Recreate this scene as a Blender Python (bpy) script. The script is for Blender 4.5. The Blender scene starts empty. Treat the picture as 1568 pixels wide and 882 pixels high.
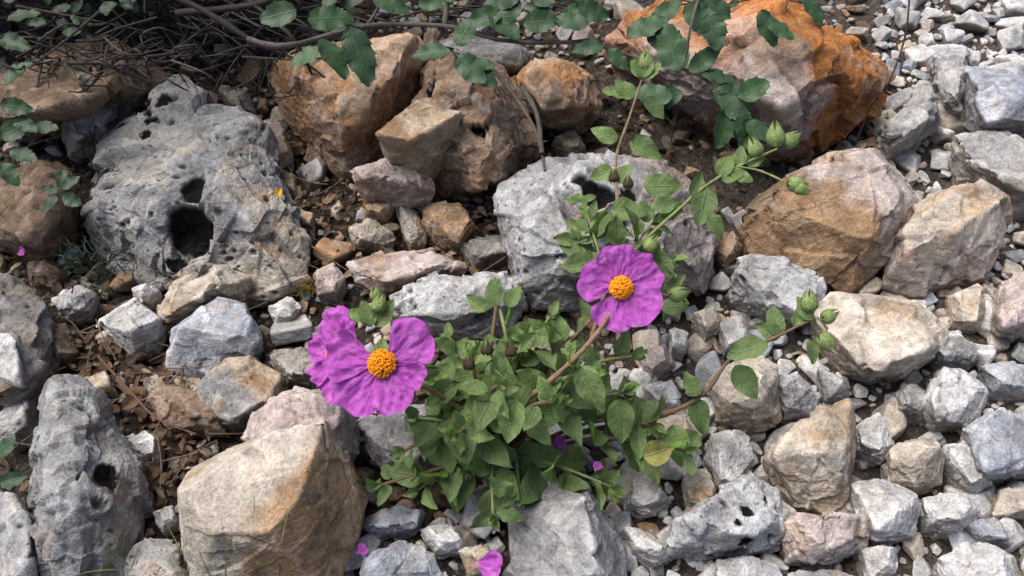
import bpy, bmesh, math, random
import numpy as np
from mathutils import Vector
random.seed(7); rng=np.random.default_rng(7)
scene=bpy.context.scene
# ---------------------------------------------------------------- camera
CH=0.65; PIT=math.radians(40); FP=784/0.6
cam=bpy.data.cameras.new("camera"); camo=bpy.data.objects.new("camera",cam); scene.collection.objects.link(camo)
camo.location=(0,0,CH); camo.rotation_euler=(PIT,0,0)
cam.sensor_width=36; cam.lens=18/0.6; cam.clip_start=0.01; cam.clip_end=200
scene.camera=camo
C0=np.array([0,0,CH]); RX=np.array([1.,0,0]); UP=np.array([0,math.cos(PIT),math.sin(PIT)]); FW=np.array([0,math.sin(PIT),-math.cos(PIT)])
def G(u,v,z=0.0):
    """survey point of the photo -> world point at height z"""
    d=RX*((u-784)/FP)+UP*(-(v-441)/FP)+FW
    return C0+d*((z-CH)/d[2])
def pix(P):
    q=P-C0; dz=q@FW
    return 784+FP*(q@RX)/dz, 441-FP*(q@UP)/dz, dz
def mpp(p): return float((np.asarray(p)-C0)@FW)/FP
# ---------------------------------------------------------------- noise
def _h(ix,iy,iz,s):
    n=(ix*374761393+iy*668265263+iz*1274126177+s*362437)&0xffffffff
    n=((n^(n>>13))*1274126177)&0xffffffff
    n=(n^(n>>16))
    return (n&0xffffff)/float(0xffffff)
def vn(P,s=0):
    i=np.floor(P).astype(np.int64); f=P-i; f=f*f*f*(f*(f*6-15)+10)
    r=0
    for a in (0,1):
        wa=f[:,0] if a else 1-f[:,0]
        for b in (0,1):
            wb=f[:,1] if b else 1-f[:,1]
            for c in (0,1):
                wc=f[:,2] if c else 1-f[:,2]
                r=r+wa*wb*wc*_h(i[:,0]+a,i[:,1]+b,i[:,2]+c,s)
    return r*2-1
def fbm(P,o=4,s=0,g=0.5):
    r=0;a=1;t=0
    for k in range(o):
        r=r+a*vn(P*(2.03**k)+k*17.3,s+k); t+=a; a*=g
    return r/t
def cells(B,n,r,tilt,offs,warp=.25):
    """piecewise planar fracture facets over a surface"""
    Bw=B+warp*np.stack([fbm(B*1.7+3,3,41),fbm(B*1.7+31,3,42),fbm(B*1.7+77,3,43)],-1)*.6
    C=Bw[r.integers(0,len(B),n)]; best=np.full(len(B),1e9); out=np.zeros(len(B)); idx=np.zeros(len(B),int)
    for k in range(n):
        d=((Bw-C[k])**2).sum(1); m=d<best; best[m]=d[m]; idx[m]=k
        t=r.normal(size=3)*tilt; o=r.normal()*offs
        out[m]=(B[m]-C[k])@t+o
    return out,idx
# ---------------------------------------------------------------- mesh helper
def build(name,V,F,attrs,mat,parent=None,loc=None,smooth=True):
    V=np.asarray(V,dtype=np.float32); F=np.asarray(F,dtype=np.int32); k=F.shape[1]
    me=bpy.data.meshes.new(name)
    me.vertices.add(len(V)); me.vertices.foreach_set("co",V.ravel())
    me.loops.add(F.size); me.loops.foreach_set("vertex_index",F.ravel())
    me.polygons.add(len(F)); me.polygons.foreach_set("loop_start",np.arange(0,F.size,k,dtype=np.int32))
    me.update(calc_edges=True)
    me.polygons.foreach_set("use_smooth",np.full(len(F),smooth,dtype=bool))
    for n,A in attrs.items():
        A=np.asarray(A,dtype=np.float32)
        if A.shape[1]==3: A=np.concatenate([A,np.ones((len(A),1),np.float32)],1)
        at=me.attributes.new(n,'FLOAT_COLOR','POINT'); at.data.foreach_set("color",A.ravel())
    me.materials.append(mat); me.validate()
    ob=bpy.data.objects.new(name,me); scene.collection.objects.link(ob)
    if loc is not None: ob.location=loc
    if parent: ob.parent=parent
    return ob
class Acc:
    def __init__(s): s.V=[];s.F=[];s.A={};s.n=0
    def add(s,V,F,**at):
        s.V.append(V); s.F.append(F+s.n); s.n+=len(V)
        for k,a in at.items():
            a=np.asarray(a,dtype=float)
            if a.ndim==1: a=np.tile(a,(len(V),1))
            s.A.setdefault(k,[]).append(a)
    def make(s,name,mat,parent=None):
        return build(name,np.concatenate(s.V),np.concatenate(s.F),{k:np.concatenate(a) for k,a in s.A.items()},mat,parent)
def empty(name,loc=(0,0,0)):
    e=bpy.data.objects.new(name,None); scene.collection.objects.link(e); e.empty_display_size=0.05
    return e
ICO={}
def ico(k):
    if k not in ICO:
        bm=bmesh.new(); bmesh.ops.create_icosphere(bm,subdivisions=k,radius=1)
        V=np.array([v.co[:] for v in bm.verts]); V/=np.linalg.norm(V,axis=1)[:,None]
        F=np.array([[v.index for v in f.verts] for f in bm.faces]); bm.free(); ICO[k]=(V,F)
    return ICO[k]
def gridF(a,b):
    i=np.arange(a-1)[:,None]; j=np.arange(b-1)[None,:]
    q=i*b+j
    return np.stack([q,q+b,q+b+1,q+1],-1).reshape(-1,4)
def nrm(v):
    v=np.asarray(v,dtype=float); return v/(np.linalg.norm(v)+1e-12)
# ---------------------------------------------------------------- materials
class NT:
    def __init__(s,name):
        s.m=bpy.data.materials.new(name); s.m.use_nodes=True; s.t=s.m.node_tree; s.t.nodes.clear()
        s.out=s.t.nodes.new('ShaderNodeOutputMaterial')
    def n(s,ty,**kw):
        x=s.t.nodes.new(ty)
        for k,v in kw.items(): setattr(x,k,v)
        return x
    def set(s,sock,v):
        if isinstance(v,bpy.types.NodeSocket): s.t.links.new(v,sock)
        else:
            if isinstance(v,(tuple,list)) and len(v)==3 and sock.type=='RGBA': v=(*v,1)
            sock.default_value=v
    def math(s,op,a,b=0,c=0,clamp=False):
        x=s.n('ShaderNodeMath',operation=op,use_clamp=clamp)
        s.set(x.inputs[0],a); s.set(x.inputs[1],b); s.set(x.inputs[2],c); return x.outputs[0]
    def noise(s,vec,sc,det=4,rough=.55,dist=0):
        x=s.n('ShaderNodeTexNoise'); s.set(x.inputs['Vector'],vec)
        x.inputs['Scale'].default_value=sc; x.inputs['Detail'].default_value=det
        x.inputs['Roughness'].default_value=rough; x.inputs['Distortion'].default_value=dist
        return x.outputs[0]
    def mix(s,f,a,b,bt='MIX'):
        x=s.n('ShaderNodeMix',data_type='RGBA',blend_type=bt); x.clamp_factor=True
        s.set(x.inputs[0],f); s.set(x.inputs[6],a); s.set(x.inputs[7],b); return x.outputs[2]
    def ramp(s,v,a,b,lo=0.,hi=1.):
        x=s.n('ShaderNodeMapRange'); x.clamp=True; s.set(x.inputs[0],v); s.set(x.inputs[1],a); s.set(x.inputs[2],b); s.set(x.inputs[3],lo); s.set(x.inputs[4],hi); return x.outputs[0]
    def attr(s,n):
        return s.n('ShaderNodeAttribute',attribute_name=n)
    def sep(s,v):
        x=s.n('ShaderNodeSeparateColor'); s.set(x.inputs[0],v); return x.outputs
    def scale(s,col,f):
        x=s.n('ShaderNodeVectorMath',operation='SCALE'); s.set(x.inputs[0],col); s.set(x.inputs[3],f); return x.outputs[0]
def mat_stone():
    t=NT('limestone'); geo=t.n('ShaderNodeNewGeometry'); P=geo.outputs['Position']
    base=t.attr('base').outputs[0]; stain=t.attr('stain').outputs[0]; pr=t.sep(t.attr('prm').outputs[0])
    amt,spk,dark=pr[0],pr[1],pr[2]
    n1=t.noise(P,20,5,.62,.8)
    thr=t.math('MULTIPLY_ADD',amt,-0.36,0.68)
    fac=t.math('MULTIPLY',t.math('SUBTRACT',n1,thr),6,clamp=True)
    col=t.mix(fac,base,stain)
    n2=t.noise(P,80,7,.66,.2); n3=t.noise(P,460,3,.6)
    col=t.scale(col,t.ramp(n2,.3,.7,.58,1.26))
    col=t.scale(col,t.ramp(n3,.3,.7,.70,1.22))
    n6=t.noise(P,42,4,.65,1.0)
    col=t.mix(t.math('MULTIPLY',t.ramp(n6,.54,.68,0,.5),t.math('MULTIPLY_ADD',amt,1.0,.05)),col,(.46,.265,.125))
    n4=t.noise(P,31,5,.68,1.0)
    col=t.mix(t.ramp(n4,.54,.66,0,.38),col,(.66,.625,.58))
    # weathered darker crust in patches
    n7=t.noise(P,27,6,.7,.6)
    col=t.scale(col,t.ramp(n7,.36,.52,.66,1.0))
    # convex edges lighter, recesses darker
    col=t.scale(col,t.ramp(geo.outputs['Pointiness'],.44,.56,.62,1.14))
    n5=t.noise(P,170,4,.6); nb=t.noise(P,22,2,.5)
    sf=t.math('ADD',n5,t.math('MULTIPLY',nb,.25))
    st=t.math('MULTIPLY_ADD',spk,-0.16,0.86)
    spm=t.math('MULTIPLY',t.math('SUBTRACT',sf,st),14,clamp=True)
    col=t.mix(t.math('MULTIPLY',spm,.85),col,(.055,.05,.045))
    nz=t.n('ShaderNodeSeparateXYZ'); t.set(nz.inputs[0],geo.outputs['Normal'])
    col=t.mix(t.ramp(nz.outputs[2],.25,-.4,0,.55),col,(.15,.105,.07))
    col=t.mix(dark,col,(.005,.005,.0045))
    vor=t.n('ShaderNodeTexVoronoi',feature='DISTANCE_TO_EDGE'); vor.inputs['Scale'].default_value=30
    nv=t.n('ShaderNodeTexNoise'); nv.inputs['Scale'].default_value=34; nv.inputs['Detail'].default_value=4; t.set(nv.inputs['Vector'],P)
    add=t.n('ShaderNodeVectorMath',operation='MULTIPLY_ADD'); t.set(add.inputs[0],nv.outputs['Color']); add.inputs[1].default_value=(.06,.06,.06); t.set(add.inputs[2],P)
    t.set(vor.inputs['Vector'],add.outputs[0])
    crack=t.ramp(vor.outputs['Distance'],0,.025,0,1)
    h=t.math('MULTIPLY_ADD',n2,1.15,t.math('MULTIPLY_ADD',n3,.5,t.math('MULTIPLY',crack,.12)))
    h=t.math('SUBTRACT',h,t.math('MULTIPLY',spm,.2))
    bp=t.n('ShaderNodeBump'); bp.inputs['Strength'].default_value=.85; bp.inputs['Distance'].default_value=.0030; t.set(bp.inputs['Height'],h)
    b=t.n('ShaderNodeBsdfPrincipled'); t.set(b.inputs['Base Color'],col); b.inputs['Roughness'].default_value=.95
    b.inputs['Specular IOR Level'].default_value=.2
    t.set(b.inputs['Normal'],bp.outputs[0]); t.t.links.new(b.outputs[0],t.out.inputs[0]); return t.m
def mat_ground():
    t=NT('soil'); geo=t.n('ShaderNodeNewGeometry'); P=geo.outputs['Position']
    sx=t.n('ShaderNodeSeparateXYZ'); t.set(sx.inputs[0],P)
    n=t.noise(P,9,5,.6); n2=t.noise(P,90,6,.7); n3=t.noise(P,500,3,.6)
    f=t.ramp(t.math('ADD',sx.outputs[0],t.math('MULTIPLY',n,.3)),.12,.42)
    col=t.mix(f,(.032,.022,.015),(.075,.058,.045))
    col=t.scale(col,t.ramp(n2,.3,.7,.4,1.6)); col=t.scale(col,t.ramp(n3,.35,.65,.6,1.4))
    v=t.n('ShaderNodeTexVoronoi'); v.inputs['Scale'].default_value=260; t.set(v.inputs['Vector'],P)
    col=t.mix(t.ramp(t.sep(v.outputs['Color'])[0],.78,.86,0,.45),col,(.19,.155,.12))
    bp=t.n('ShaderNodeBump'); bp.inputs['Strength'].default_value=1; bp.inputs['Distance'].default_value=.006
    t.set(bp.inputs['Height'],t.math('ADD',t.math('MULTIPLY',v.outputs['Distance'],-.6),n2))
    b=t.n('ShaderNodeBsdfPrincipled'); t.set(b.inputs['Base Color'],col); b.inputs['Roughness'].default_value=.95
    t.set(b.inputs['Normal'],bp.outputs[0]); t.t.links.new(b.outputs[0],t.out.inputs[0]); return t.m
def mat_leaf(name,rough,vein,trans,veincol,nside,spec=.4,bump=.8,back=(.22,.27,.14)):
    t=NT(name); col=t.attr('col').outputs[0]; uv=t.sep(t.attr('luv').outputs[0])
    geo=t.n('ShaderNodeNewGeometry'); P=geo.outputs['Position']
    s=t.math('ABSOLUTE',t.math('MULTIPLY_ADD',uv[0],2,-1)); tt=uv[1]
    mid=t.ramp(s,.02,.09,1,0)
    w=t.math('SINE',t.math('MULTIPLY',t.math('SUBTRACT',t.math('MULTIPLY',tt,nside),t.math('MULTIPLY',s,nside*.25)),6.283))
    side=t.ramp(w,.72,1.,0,.6)
    vn_=t.math('MAXIMUM',mid,side)
    n=t.noise(P,220,4,.6); n2=t.noise(P,700,2,.6)
    c=t.scale(col,t.ramp(n,.3,.7,.68,1.32)); c=t.scale(c,t.ramp(n2,.3,.7,.8,1.2))
    c=t.mix(t.math('MULTIPLY',vn_,vein),c,veincol)
    c=t.mix(t.math('MULTIPLY',geo.outputs['Backfacing'],.45),c,back)
    bp=t.n('ShaderNodeBump'); bp.inputs['Strength'].default_value=bump; bp.inputs['Distance'].default_value=.0015
    t.set(bp.inputs['Height'],t.math('ADD',t.math('MULTIPLY',vn_,-.5),n))
    b=t.n('ShaderNodeBsdfPrincipled'); t.set(b.inputs['Base Color'],c); b.inputs['Roughness'].default_value=rough
    b.inputs['Specular IOR Level'].default_value=spec; t.set(b.inputs['Normal'],bp.outputs[0])
    tr=t.n('ShaderNodeBsdfTranslucent'); t.set(tr.inputs[0],t.mix(1,c,(1.1,1.3,.5),'MULTIPLY'))
    mx=t.n('ShaderNodeMixShader'); mx.inputs[0].default_value=trans
    t.t.links.new(b.outputs[0],mx.inputs[1]); t.t.links.new(tr.outputs[0],mx.inputs[2]); t.t.links.new(mx.outputs[0],t.out.inputs[0]); return t.m
def mat_petal():
    t=NT('petal'); uvc=t.attr('luv').outputs[0]; uv=t.sep(uvc)
    cx=t.n('ShaderNodeCombineXYZ'); t.set(cx.inputs[0],t.math('MULTIPLY',uv[0],7)); t.set(cx.inputs[1],t.math('MULTIPLY',uv[1],3.6)); t.set(cx.inputs[2],t.math('MULTIPLY',uv[2],50))
    n=t.noise(cx.outputs[0],1,4,.6,.9)
    geo=t.n('ShaderNodeNewGeometry'); n2=t.noise(geo.outputs['Position'],120,5,.6,.5)
    c=t.mix(t.ramp(n,.3,.7),(.44,.075,.45),(.55,.125,.55))
    c=t.mix(t.ramp(n2,.48,.72,0,.4),c,(.76,.36,.76))
    c=t.mix(t.ramp(uv[1],.1,.28,.8,0),c,(.75,.45,.35))
    bp=t.n('ShaderNodeBump'); bp.inputs['Strength'].default_value=.9; bp.inputs['Distance'].default_value=.0018
    t.set(bp.inputs['Height'],t.math('ADD',t.math('MULTIPLY',n,.5),t.math('MULTIPLY',n2,1.4)))
    b=t.n('ShaderNodeBsdfPrincipled'); t.set(b.inputs['Base Color'],c); b.inputs['Roughness'].default_value=.7; b.inputs['Specular IOR Level'].default_value=.2
    t.set(b.inputs['Normal'],bp.outputs[0])
    tr=t.n('ShaderNodeBsdfTranslucent'); t.set(tr.inputs[0],c)
    mx=t.n('ShaderNodeMixShader'); mx.inputs[0].default_value=.25
    t.t.links.new(b.outputs[0],mx.inputs[1]); t.t.links.new(tr.outputs[0],mx.inputs[2]); t.t.links.new(mx.outputs[0],t.out.inputs[0]); return t.m
def mat_simple(name,sc=150,lo=.65,hi=1.3,rough=.8,bump=.0015):
    t=NT(name); geo=t.n('ShaderNodeNewGeometry'); P=geo.outputs['Position']
    n=t.noise(P,sc,5,.65); n2=t.noise(P,sc*5,2,.6)
    c=t.scale(t.attr('col').outputs[0],t.ramp(n,.3,.7,lo,hi)); c=t.scale(c,t.ramp(n2,.3,.7,.8,1.2))
    bp=t.n('ShaderNodeBump'); bp.inputs['Strength'].default_value=.8; bp.inputs['Distance'].default_value=bump; t.set(bp.inputs['Height'],n)
    b=t.n('ShaderNodeBsdfPrincipled'); t.set(b.inputs['Base Color'],c); b.inputs['Roughness'].default_value=rough
    b.inputs['Specular IOR Level'].default_value=.3
    t.set(b.inputs['Normal'],bp.outputs[0]); t.t.links.new(b.outputs[0],t.out.inputs[0]); return t.m
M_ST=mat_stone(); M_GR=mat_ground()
M_CL=mat_leaf('cistus_leaf',.62,.30,.24,(.22,.32,.10),6)
M_OL=mat_leaf('oak_leaf',.48,.18,.05,(.06,.10,.045),5,.35,.3,(.06,.10,.05))
M_PT=mat_petal(); M_BARK=mat_simple('bark'); M_STEM=mat_simple('stem'); M_POL=mat_simple('stamens',400,.8,1.2,.7,.0005)
M_LIT=mat_simple('dry_leaf',200,.6,1.3,.75); M_GRS=mat_simple('grass_blade',200,.8,1.2,.6)
# ---------------------------------------------------------------- colours
CL={ # base, stain, stain amount, speck
'white':((.71,.695,.68),(.58,.535,.49),.35,.12),
'grey':((.41,.405,.405),(.53,.50,.46),.5,.35),
'dgrey':((.22,.21,.20),(.33,.29,.24),.5,.5),
'karst':((.36,.36,.365),(.52,.495,.45),.5,.65),
'kwhite':((.60,.595,.60),(.38,.37,.365),.35,.7),
'pink':((.62,.52,.48),(.53,.38,.28),.4,.15),
'tan':((.57,.46,.34),(.48,.30,.17),.45,.2),
'orange':((.58,.235,.075),(.60,.42,.29),.45,.15),
'tano':((.55,.39,.27),(.50,.27,.13),.5,.25),
'brown':((.22,.155,.11),(.32,.23,.165),.5,.5),
'beige':((.65,.57,.475),(.56,.42,.29),.35,.12),
'blue':((.45,.475,.53),(.60,.60,.62),.5,.2),
'toffee':((.46,.295,.17),(.54,.385,.25),.45,.3),
}
# ---------------------------------------------------------------- terrain
def hgt(x,y):
    P=np.stack([np.asarray(x,float),np.asarray(y,float),np.zeros_like(np.asarray(x,float))],-1)
    return -0.012+0.012*fbm(P*6,4,3)+0.004*fbm(P*40,3,9)
def gz(x,y): return float(hgt(np.array([x]),np.array([y]))[0])
N=420
s=np.linspace(-1,1,N); wx=1.1*s+34*np.sign(s)*np.abs(s)**9
X,Y=np.meshgrid(wx,wx+.75,indexing='ij'); x=X.ravel(); y=Y.ravel()
z=hgt(x,y)
V=np.stack([x,y,z],-1); build('ground',V,gridF(N,N).copy(),{},M_GR)
# ---------------------------------------------------------------- rock builder
def hull_planes(Q):
    bm=bmesh.new()
    for q in Q: bm.verts.new(q)
    r=bmesh.ops.convex_hull(bm,input=bm.verts[:])
    bm.normal_update(); out=[]
    for f in bm.faces:
        n=np.array(f.normal[:]); 
        if np.linalg.norm(n)<.5: continue
        d=float(n@np.array(f.verts[0].co[:]))
        if d<0: n=-n; d=-d
        if all(np.abs(n-o[0]).max()>.06 for o in out): out.append((n,max(d,.08)))
    bm.free(); return out
FOOT=[]
def rock(name,poly,H,cls,peaks=None,zb=0.,sub=6,p=110,amp=.8,chips=9,dents=(),pits=0,cmod=1.,prm=None,seed=None,fac_=1.,tz=.72,grad=None,warp=.04):
    sd=int(poly[0][0]*31+poly[0][1]*7+4000)&0xffff if seed is None else seed
    r=np.random.default_rng(sd)
    poly=np.array(poly,float); vmin,vmax=poly[:,1].min(),poly[:,1].max(); cu,cv=poly.mean(0)
    out=[]
    for u,v in poly:
        t=(v-vmin)/(vmax-vmin+1e-6); out.append(G(u,v,zb+H*(tz*(1-t)+.04)))
    out=np.array(out); pts=list(out)
    FOOT.append(out[:,:2].mean(0)+(out[:,:2]-out[:,:2].mean(0))*.88)
    if peaks is None:
        tl=r.normal(0,.22,2)
        for u,v in poly[::1]:
            k=r.uniform(.35,.85); du,dvv=(u-cu)/(np.ptp(poly[:,0])+1),(v-cv)/(np.ptp(poly[:,1])+1)
            pts.append(G(cu+(u-cu)*k,cv+(v-cv)*k-6,zb+H*(r.uniform(.8,1.05)+tl[0]*du*2+tl[1]*dvv)))
    else:
        for (u,v,h) in peaks: pts.append(G(u,v,zb+h))
    c2=out[:,:2].mean(0)
    for o in out:
        q=c2+(o[:2]-c2)*.8; pts.append(np.array([q[0],q[1],zb-.02]))
    pts=np.array(pts); lo,hi=pts.min(0),pts.max(0); c=pts.mean(0)*.5+(lo+hi)*.25; S=(hi-lo)/2
    Q=(pts-c)/S; pl=hull_planes(Q)
    for _ in range(chips):
        n=nrm(r.normal(size=3)); n[2]=abs(n[2]); d=(Q@n).max()*r.uniform(.80,.95)
        if d>.1: pl.append((n,d))
    D,F=ico(sub); Nn=np.array([a for a,_ in pl]); dd=np.array([b for _,b in pl])
    Dw=D+warp*np.stack([fbm(D*1.8+sd%13,3,1),fbm(D*1.8+5,3,2),fbm(D*1.8+9,3,sd%7)],-1)
    M=np.maximum(Dw@Nn.T/dd,1e-6); mx=M.max(1,keepdims=True); W=(M/mx)**p; sw=W.sum(1); rad=1/(mx[:,0]*sw**(1/p))
    Wn=W/sw[:,None]
    X=c+D*rad[:,None]*S; NN=(W@Nn)/S; NN/=np.linalg.norm(NN,axis=1)[:,None]+1e-9
    size=float(np.prod(S)**(1/3)); off=r.uniform(0,50,3)
    B=(X-c)/size+off
    disp=size*amp*(.025*fbm(B*1.3,4,sd%97)+.024*fbm(B*4,5,5,.6)-.032*np.abs(fbm(B*2.6,5,8,.6))+.014*fbm(B*14,3,2))
    f1,i1=cells(B,int(26),r,.12,.024); f2,i2=cells(B,int(90),r,.12,.011,.2)
    disp+=size*amp*fac_*(f1+f2)
    X=X+NN*disp[:,None]
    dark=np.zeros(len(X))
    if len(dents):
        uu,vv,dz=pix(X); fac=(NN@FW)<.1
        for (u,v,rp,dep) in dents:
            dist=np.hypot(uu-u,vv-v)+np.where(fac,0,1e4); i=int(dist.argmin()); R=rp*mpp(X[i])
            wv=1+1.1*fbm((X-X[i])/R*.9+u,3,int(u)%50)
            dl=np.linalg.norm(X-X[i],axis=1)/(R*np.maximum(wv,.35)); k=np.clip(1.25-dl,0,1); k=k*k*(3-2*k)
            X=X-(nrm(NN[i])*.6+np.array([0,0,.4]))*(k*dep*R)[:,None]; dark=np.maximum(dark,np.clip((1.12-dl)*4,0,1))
    for _ in range(pits):
        i=int(r.integers(len(X)))
        if X[i,2]<zb: continue
        R=r.uniform(.001,.0045)*(1.8 if r.random()<.12 else 1); dv=X-X[i]; m=np.where((dv**2).sum(1)<(R*3)**2)[0]
        dl=np.linalg.norm(dv[m]*np.array([r.uniform(.6,1.2),r.uniform(.6,1.6),1]),axis=1)/R*(1+.35*fbm(X[m]*500,2,3))
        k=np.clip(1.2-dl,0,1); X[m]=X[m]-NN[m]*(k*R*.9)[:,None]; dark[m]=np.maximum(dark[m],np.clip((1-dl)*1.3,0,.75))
    b,s_,a,g=CL[cls]
    m=cmod*r.uniform(.95,1.06); n=len(X)
    prmv=[a+r.uniform(-.12,.12),g+r.uniform(-.1,.1)] if prm is None else list(prm)
    ft=Wn@r.normal(size=len(pl)); tin=1+.07*ft+.06*r.normal(size=26)[i1]+.03*r.normal(size=90)[i2]
    b=np.array(b)*np.ones((n,1)); s_=np.array(s_)*np.ones((n,1)); gg=np.full(n,prmv[1])
    if grad:
        u0,v0,u1,v1,c2_=grad; A0=G(u0,v0,H*.8)[:2]; A1=G(u1,v1,H*.8)[:2]; ax=A1-A0
        t=((X[:,:2]-A0)@ax)/(ax@ax)+.35*fbm(B*2.2,4,77); t=np.clip((t-.35)/.3,0,1)[:,None]
        b=b*(1-t)+np.array(CL[c2_][0])*t; s_=s_*(1-t)+np.array(CL[c2_][1])*t
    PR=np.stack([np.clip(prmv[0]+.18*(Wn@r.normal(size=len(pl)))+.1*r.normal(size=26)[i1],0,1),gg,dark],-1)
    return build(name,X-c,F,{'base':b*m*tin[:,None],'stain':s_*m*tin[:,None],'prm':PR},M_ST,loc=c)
# ---- main rocks
K='limestone_boulder'; R_='rock'
rock(K,[(165,200),(200,135),(265,108),(340,130),(395,165),(420,230),(440,290),(475,370),(482,430),(420,462),(330,450),(200,435),(150,400),(110,350),(100,310),(130,260)],.085,'karst',
     peaks=[(275,135,.09),(350,165,.09),(390,230,.085),(230,230,.09),(330,300,.09),(170,300,.06),(400,350,.065),(190,390,.04),(440,410,.035)],sub=8,pits=320,amp=.85,
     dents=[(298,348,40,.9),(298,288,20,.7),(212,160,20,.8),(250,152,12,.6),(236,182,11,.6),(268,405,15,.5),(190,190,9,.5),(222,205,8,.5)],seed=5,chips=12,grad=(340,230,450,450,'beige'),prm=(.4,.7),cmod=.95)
rock(R_,[(95,150),(130,128),(205,123),(215,150),(160,232),(105,240),(90,200)],.075,'pink',cmod=.82)
rock(K,[(30,120),(60,90),(130,58),(200,58),(275,105),(265,125),(200,140),(90,185),(20,200),(-30,190),(-30,120)],.09,'brown',cmod=1.1,sub=7,prm=(.5,.9),pits=20)
rock(K,[(-40,290),(0,270),(60,240),(110,265),(120,340),(70,400),(0,380),(-40,370)],.07,'brown',pits=20,cmod=.85)
rock(K,[(60,600),(100,578),(130,600),(150,650),(200,680),(222,740),(218,800),(170,920),(60,920),(38,830),(46,700)],.07,'karst',peaks=[(80,620,.07),(110,600,.07),(75,720,.075),(120,760,.075),(190,720,.05),(90,860,.07),(150,840,.05)],sub=7,pits=60,amp=.9,dents=[(165,725,21,.7)],cmod=.9)
rock(R_,[(-30,400),(40,430),(80,480),(85,540),(60,600),(40,640),(-30,640)],.05,'dgrey',pits=20,cmod=1.1,prm=(.6,.6))
rock(R_,[(-30,500),(25,510),(45,560),(35,600),(-30,600)],.065,'white',cmod=.9)
rock(R_,[(-40,735),(20,745),(55,790),(62,850),(60,920),(-40,920)],.04,'grey',pits=10)
rock(K,[(268,750),(285,720),(360,690),(430,652),(497,640),(524,690),(562,760),(548,830),(505,930),(290,930)],.095,'beige',
     peaks=[(495,644,.1),(430,655,.1),(360,695,.098),(277,752,.088),(330,815,.085),(412,815,.09),(455,765,.1),(478,700,.1),(530,710,.05),(552,770,.035)],sub=7,amp=.38,chips=0,prm=(.35,.05),seed=3,fac_=.6,tz=.5,p=170,warp=.015,grad=(440,710,515,760,'toffee'),cmod=1.0)
rock(K,[(365,665),(375,635),(430,598),(500,588),(542,612),(550,700),(525,720),(440,700),(380,700)],.065,'pink',cmod=.98,prm=(.12,.3))
rock(R_,[(253,560),(262,505),(330,455),(378,462),(400,512),(372,565),(310,582)],.05,'blue',peaks=[(330,458,.055),(375,468,.05),(396,510,.045),(275,500,.05),(350,515,.045)],chips=2,amp=.5,cmod=1.1,p=150)
rock(R_,[(150,492),(205,456),(247,488),(242,530),(205,550),(175,522)],.04,'white',chips=2,amp=.5,peaks=[(205,458,.045),(245,488,.035),(160,492,.04),(205,505,.042)],p=150)
rock(R_,[(240,480),(258,432),(350,404),(387,425),(378,455),(280,478),(248,494)],.045,'beige',chips=4)
rock(R_,[(78,455),(110,435),(147,445),(138,475),(110,494),(88,478)],.03,'white',cmod=.8)
rock(R_,[(200,445),(225,433),(247,445),(240,465),(212,468)],.025,'white')
rock(R_,[(285,605),(320,555),(385,543),(432,570),(428,620),(350,655),(300,635)],.04,'grey',cmod=.8,prm=(.4,.5),grad=(330,620,400,560,'tan'))
rock(R_,[(400,535),(470,528),(505,560),(500,592),(440,588)],.03,'dgrey',cmod=1.2)
rock(R_,[(212,605),(240,575),(290,590),(345,640),(345,668),(260,658)],.03,'brown',cmod=1.1)
rock(R_,[(188,668),(215,655),(243,672),(238,700),(210,710)],.02,'white',cmod=1.15,prm=(.1,0))
rock(R_,[(178,860),(205,828),(270,820),(292,870),(290,910),(178,910)],.03,'grey')
rock(K,[(545,650),(600,618),(680,618),(705,690),(640,735),(585,725)],.035,'grey')
rock(R_,[(588,445),(620,430),(700,416),(790,408),(812,470),(770,512),(690,522),(605,490)],.05,'kwhite',pits=40)
rock(R_,[(525,402),(560,388),(640,380),(712,390),(716,412),(620,432),(575,447),(540,428)],.03,'pink',prm=(.7,.3))
rock(K,[(758,265),(800,260),(880,225),(955,218),(1010,245),(1080,300),(1095,350),(1105,400),(1085,452),(1010,445),(860,475),(805,462),(780,400),(763,330)],.1,'kwhite',
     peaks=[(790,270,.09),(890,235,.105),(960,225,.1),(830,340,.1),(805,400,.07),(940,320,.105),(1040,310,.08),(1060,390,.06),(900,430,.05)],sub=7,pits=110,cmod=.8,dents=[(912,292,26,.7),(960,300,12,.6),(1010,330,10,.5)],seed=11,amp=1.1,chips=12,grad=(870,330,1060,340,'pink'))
rock(K,[(393,90),(430,80),(500,88),(560,60),(640,48),(668,90),(640,130),(590,190),(565,245),(530,262),(500,232),(488,190),(430,180)],.11,'tano',
     peaks=[(430,85,.11),(520,85,.125),(630,58,.12),(600,120,.115),(520,190,.09),(560,150,.115)],sub=7,cmod=1.0,amp=.9,chips=5,p=150,warp=.03,prm=(.55,.25))
rock(K,[(640,105),(700,88),(780,110),(822,180),(838,255),(760,292),(690,312),(650,262),(620,190)],.1,'tano',cmod=.72,sub=7,amp=1.3,prm=(.4,.6),pits=30,dents=[(735,200,12,.5),(660,140,14,.6)])
rock(R_,[(573,205),(640,152),(708,168),(702,195),(655,258),(590,238)],.055,'pink',zb=.065,peaks=[(640,156,.06),(577,205,.05),(705,172,.06),(655,200,.055),(625,215,.05)],chips=1,prm=(.6,.2),amp=.45,p=170,warp=.02,cmod=.95,grad=(600,190,680,240,'tan'))
rock(R_,[(530,252),(600,244),(655,262),(667,290),(635,302),(540,278)],.03,'pink',zb=.04,cmod=.9,prm=(.7,.3),amp=.6)
rock(R_,[(783,125),(810,90),(870,85),(912,100),(924,160),(905,187),(860,197),(815,180)],.08,'tano',cmod=1.1,chips=4)
rock(K,[(660,60),(780,55),(825,80),(822,112),(780,118),(700,95)],.07,'grey',cmod=.7)
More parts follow.
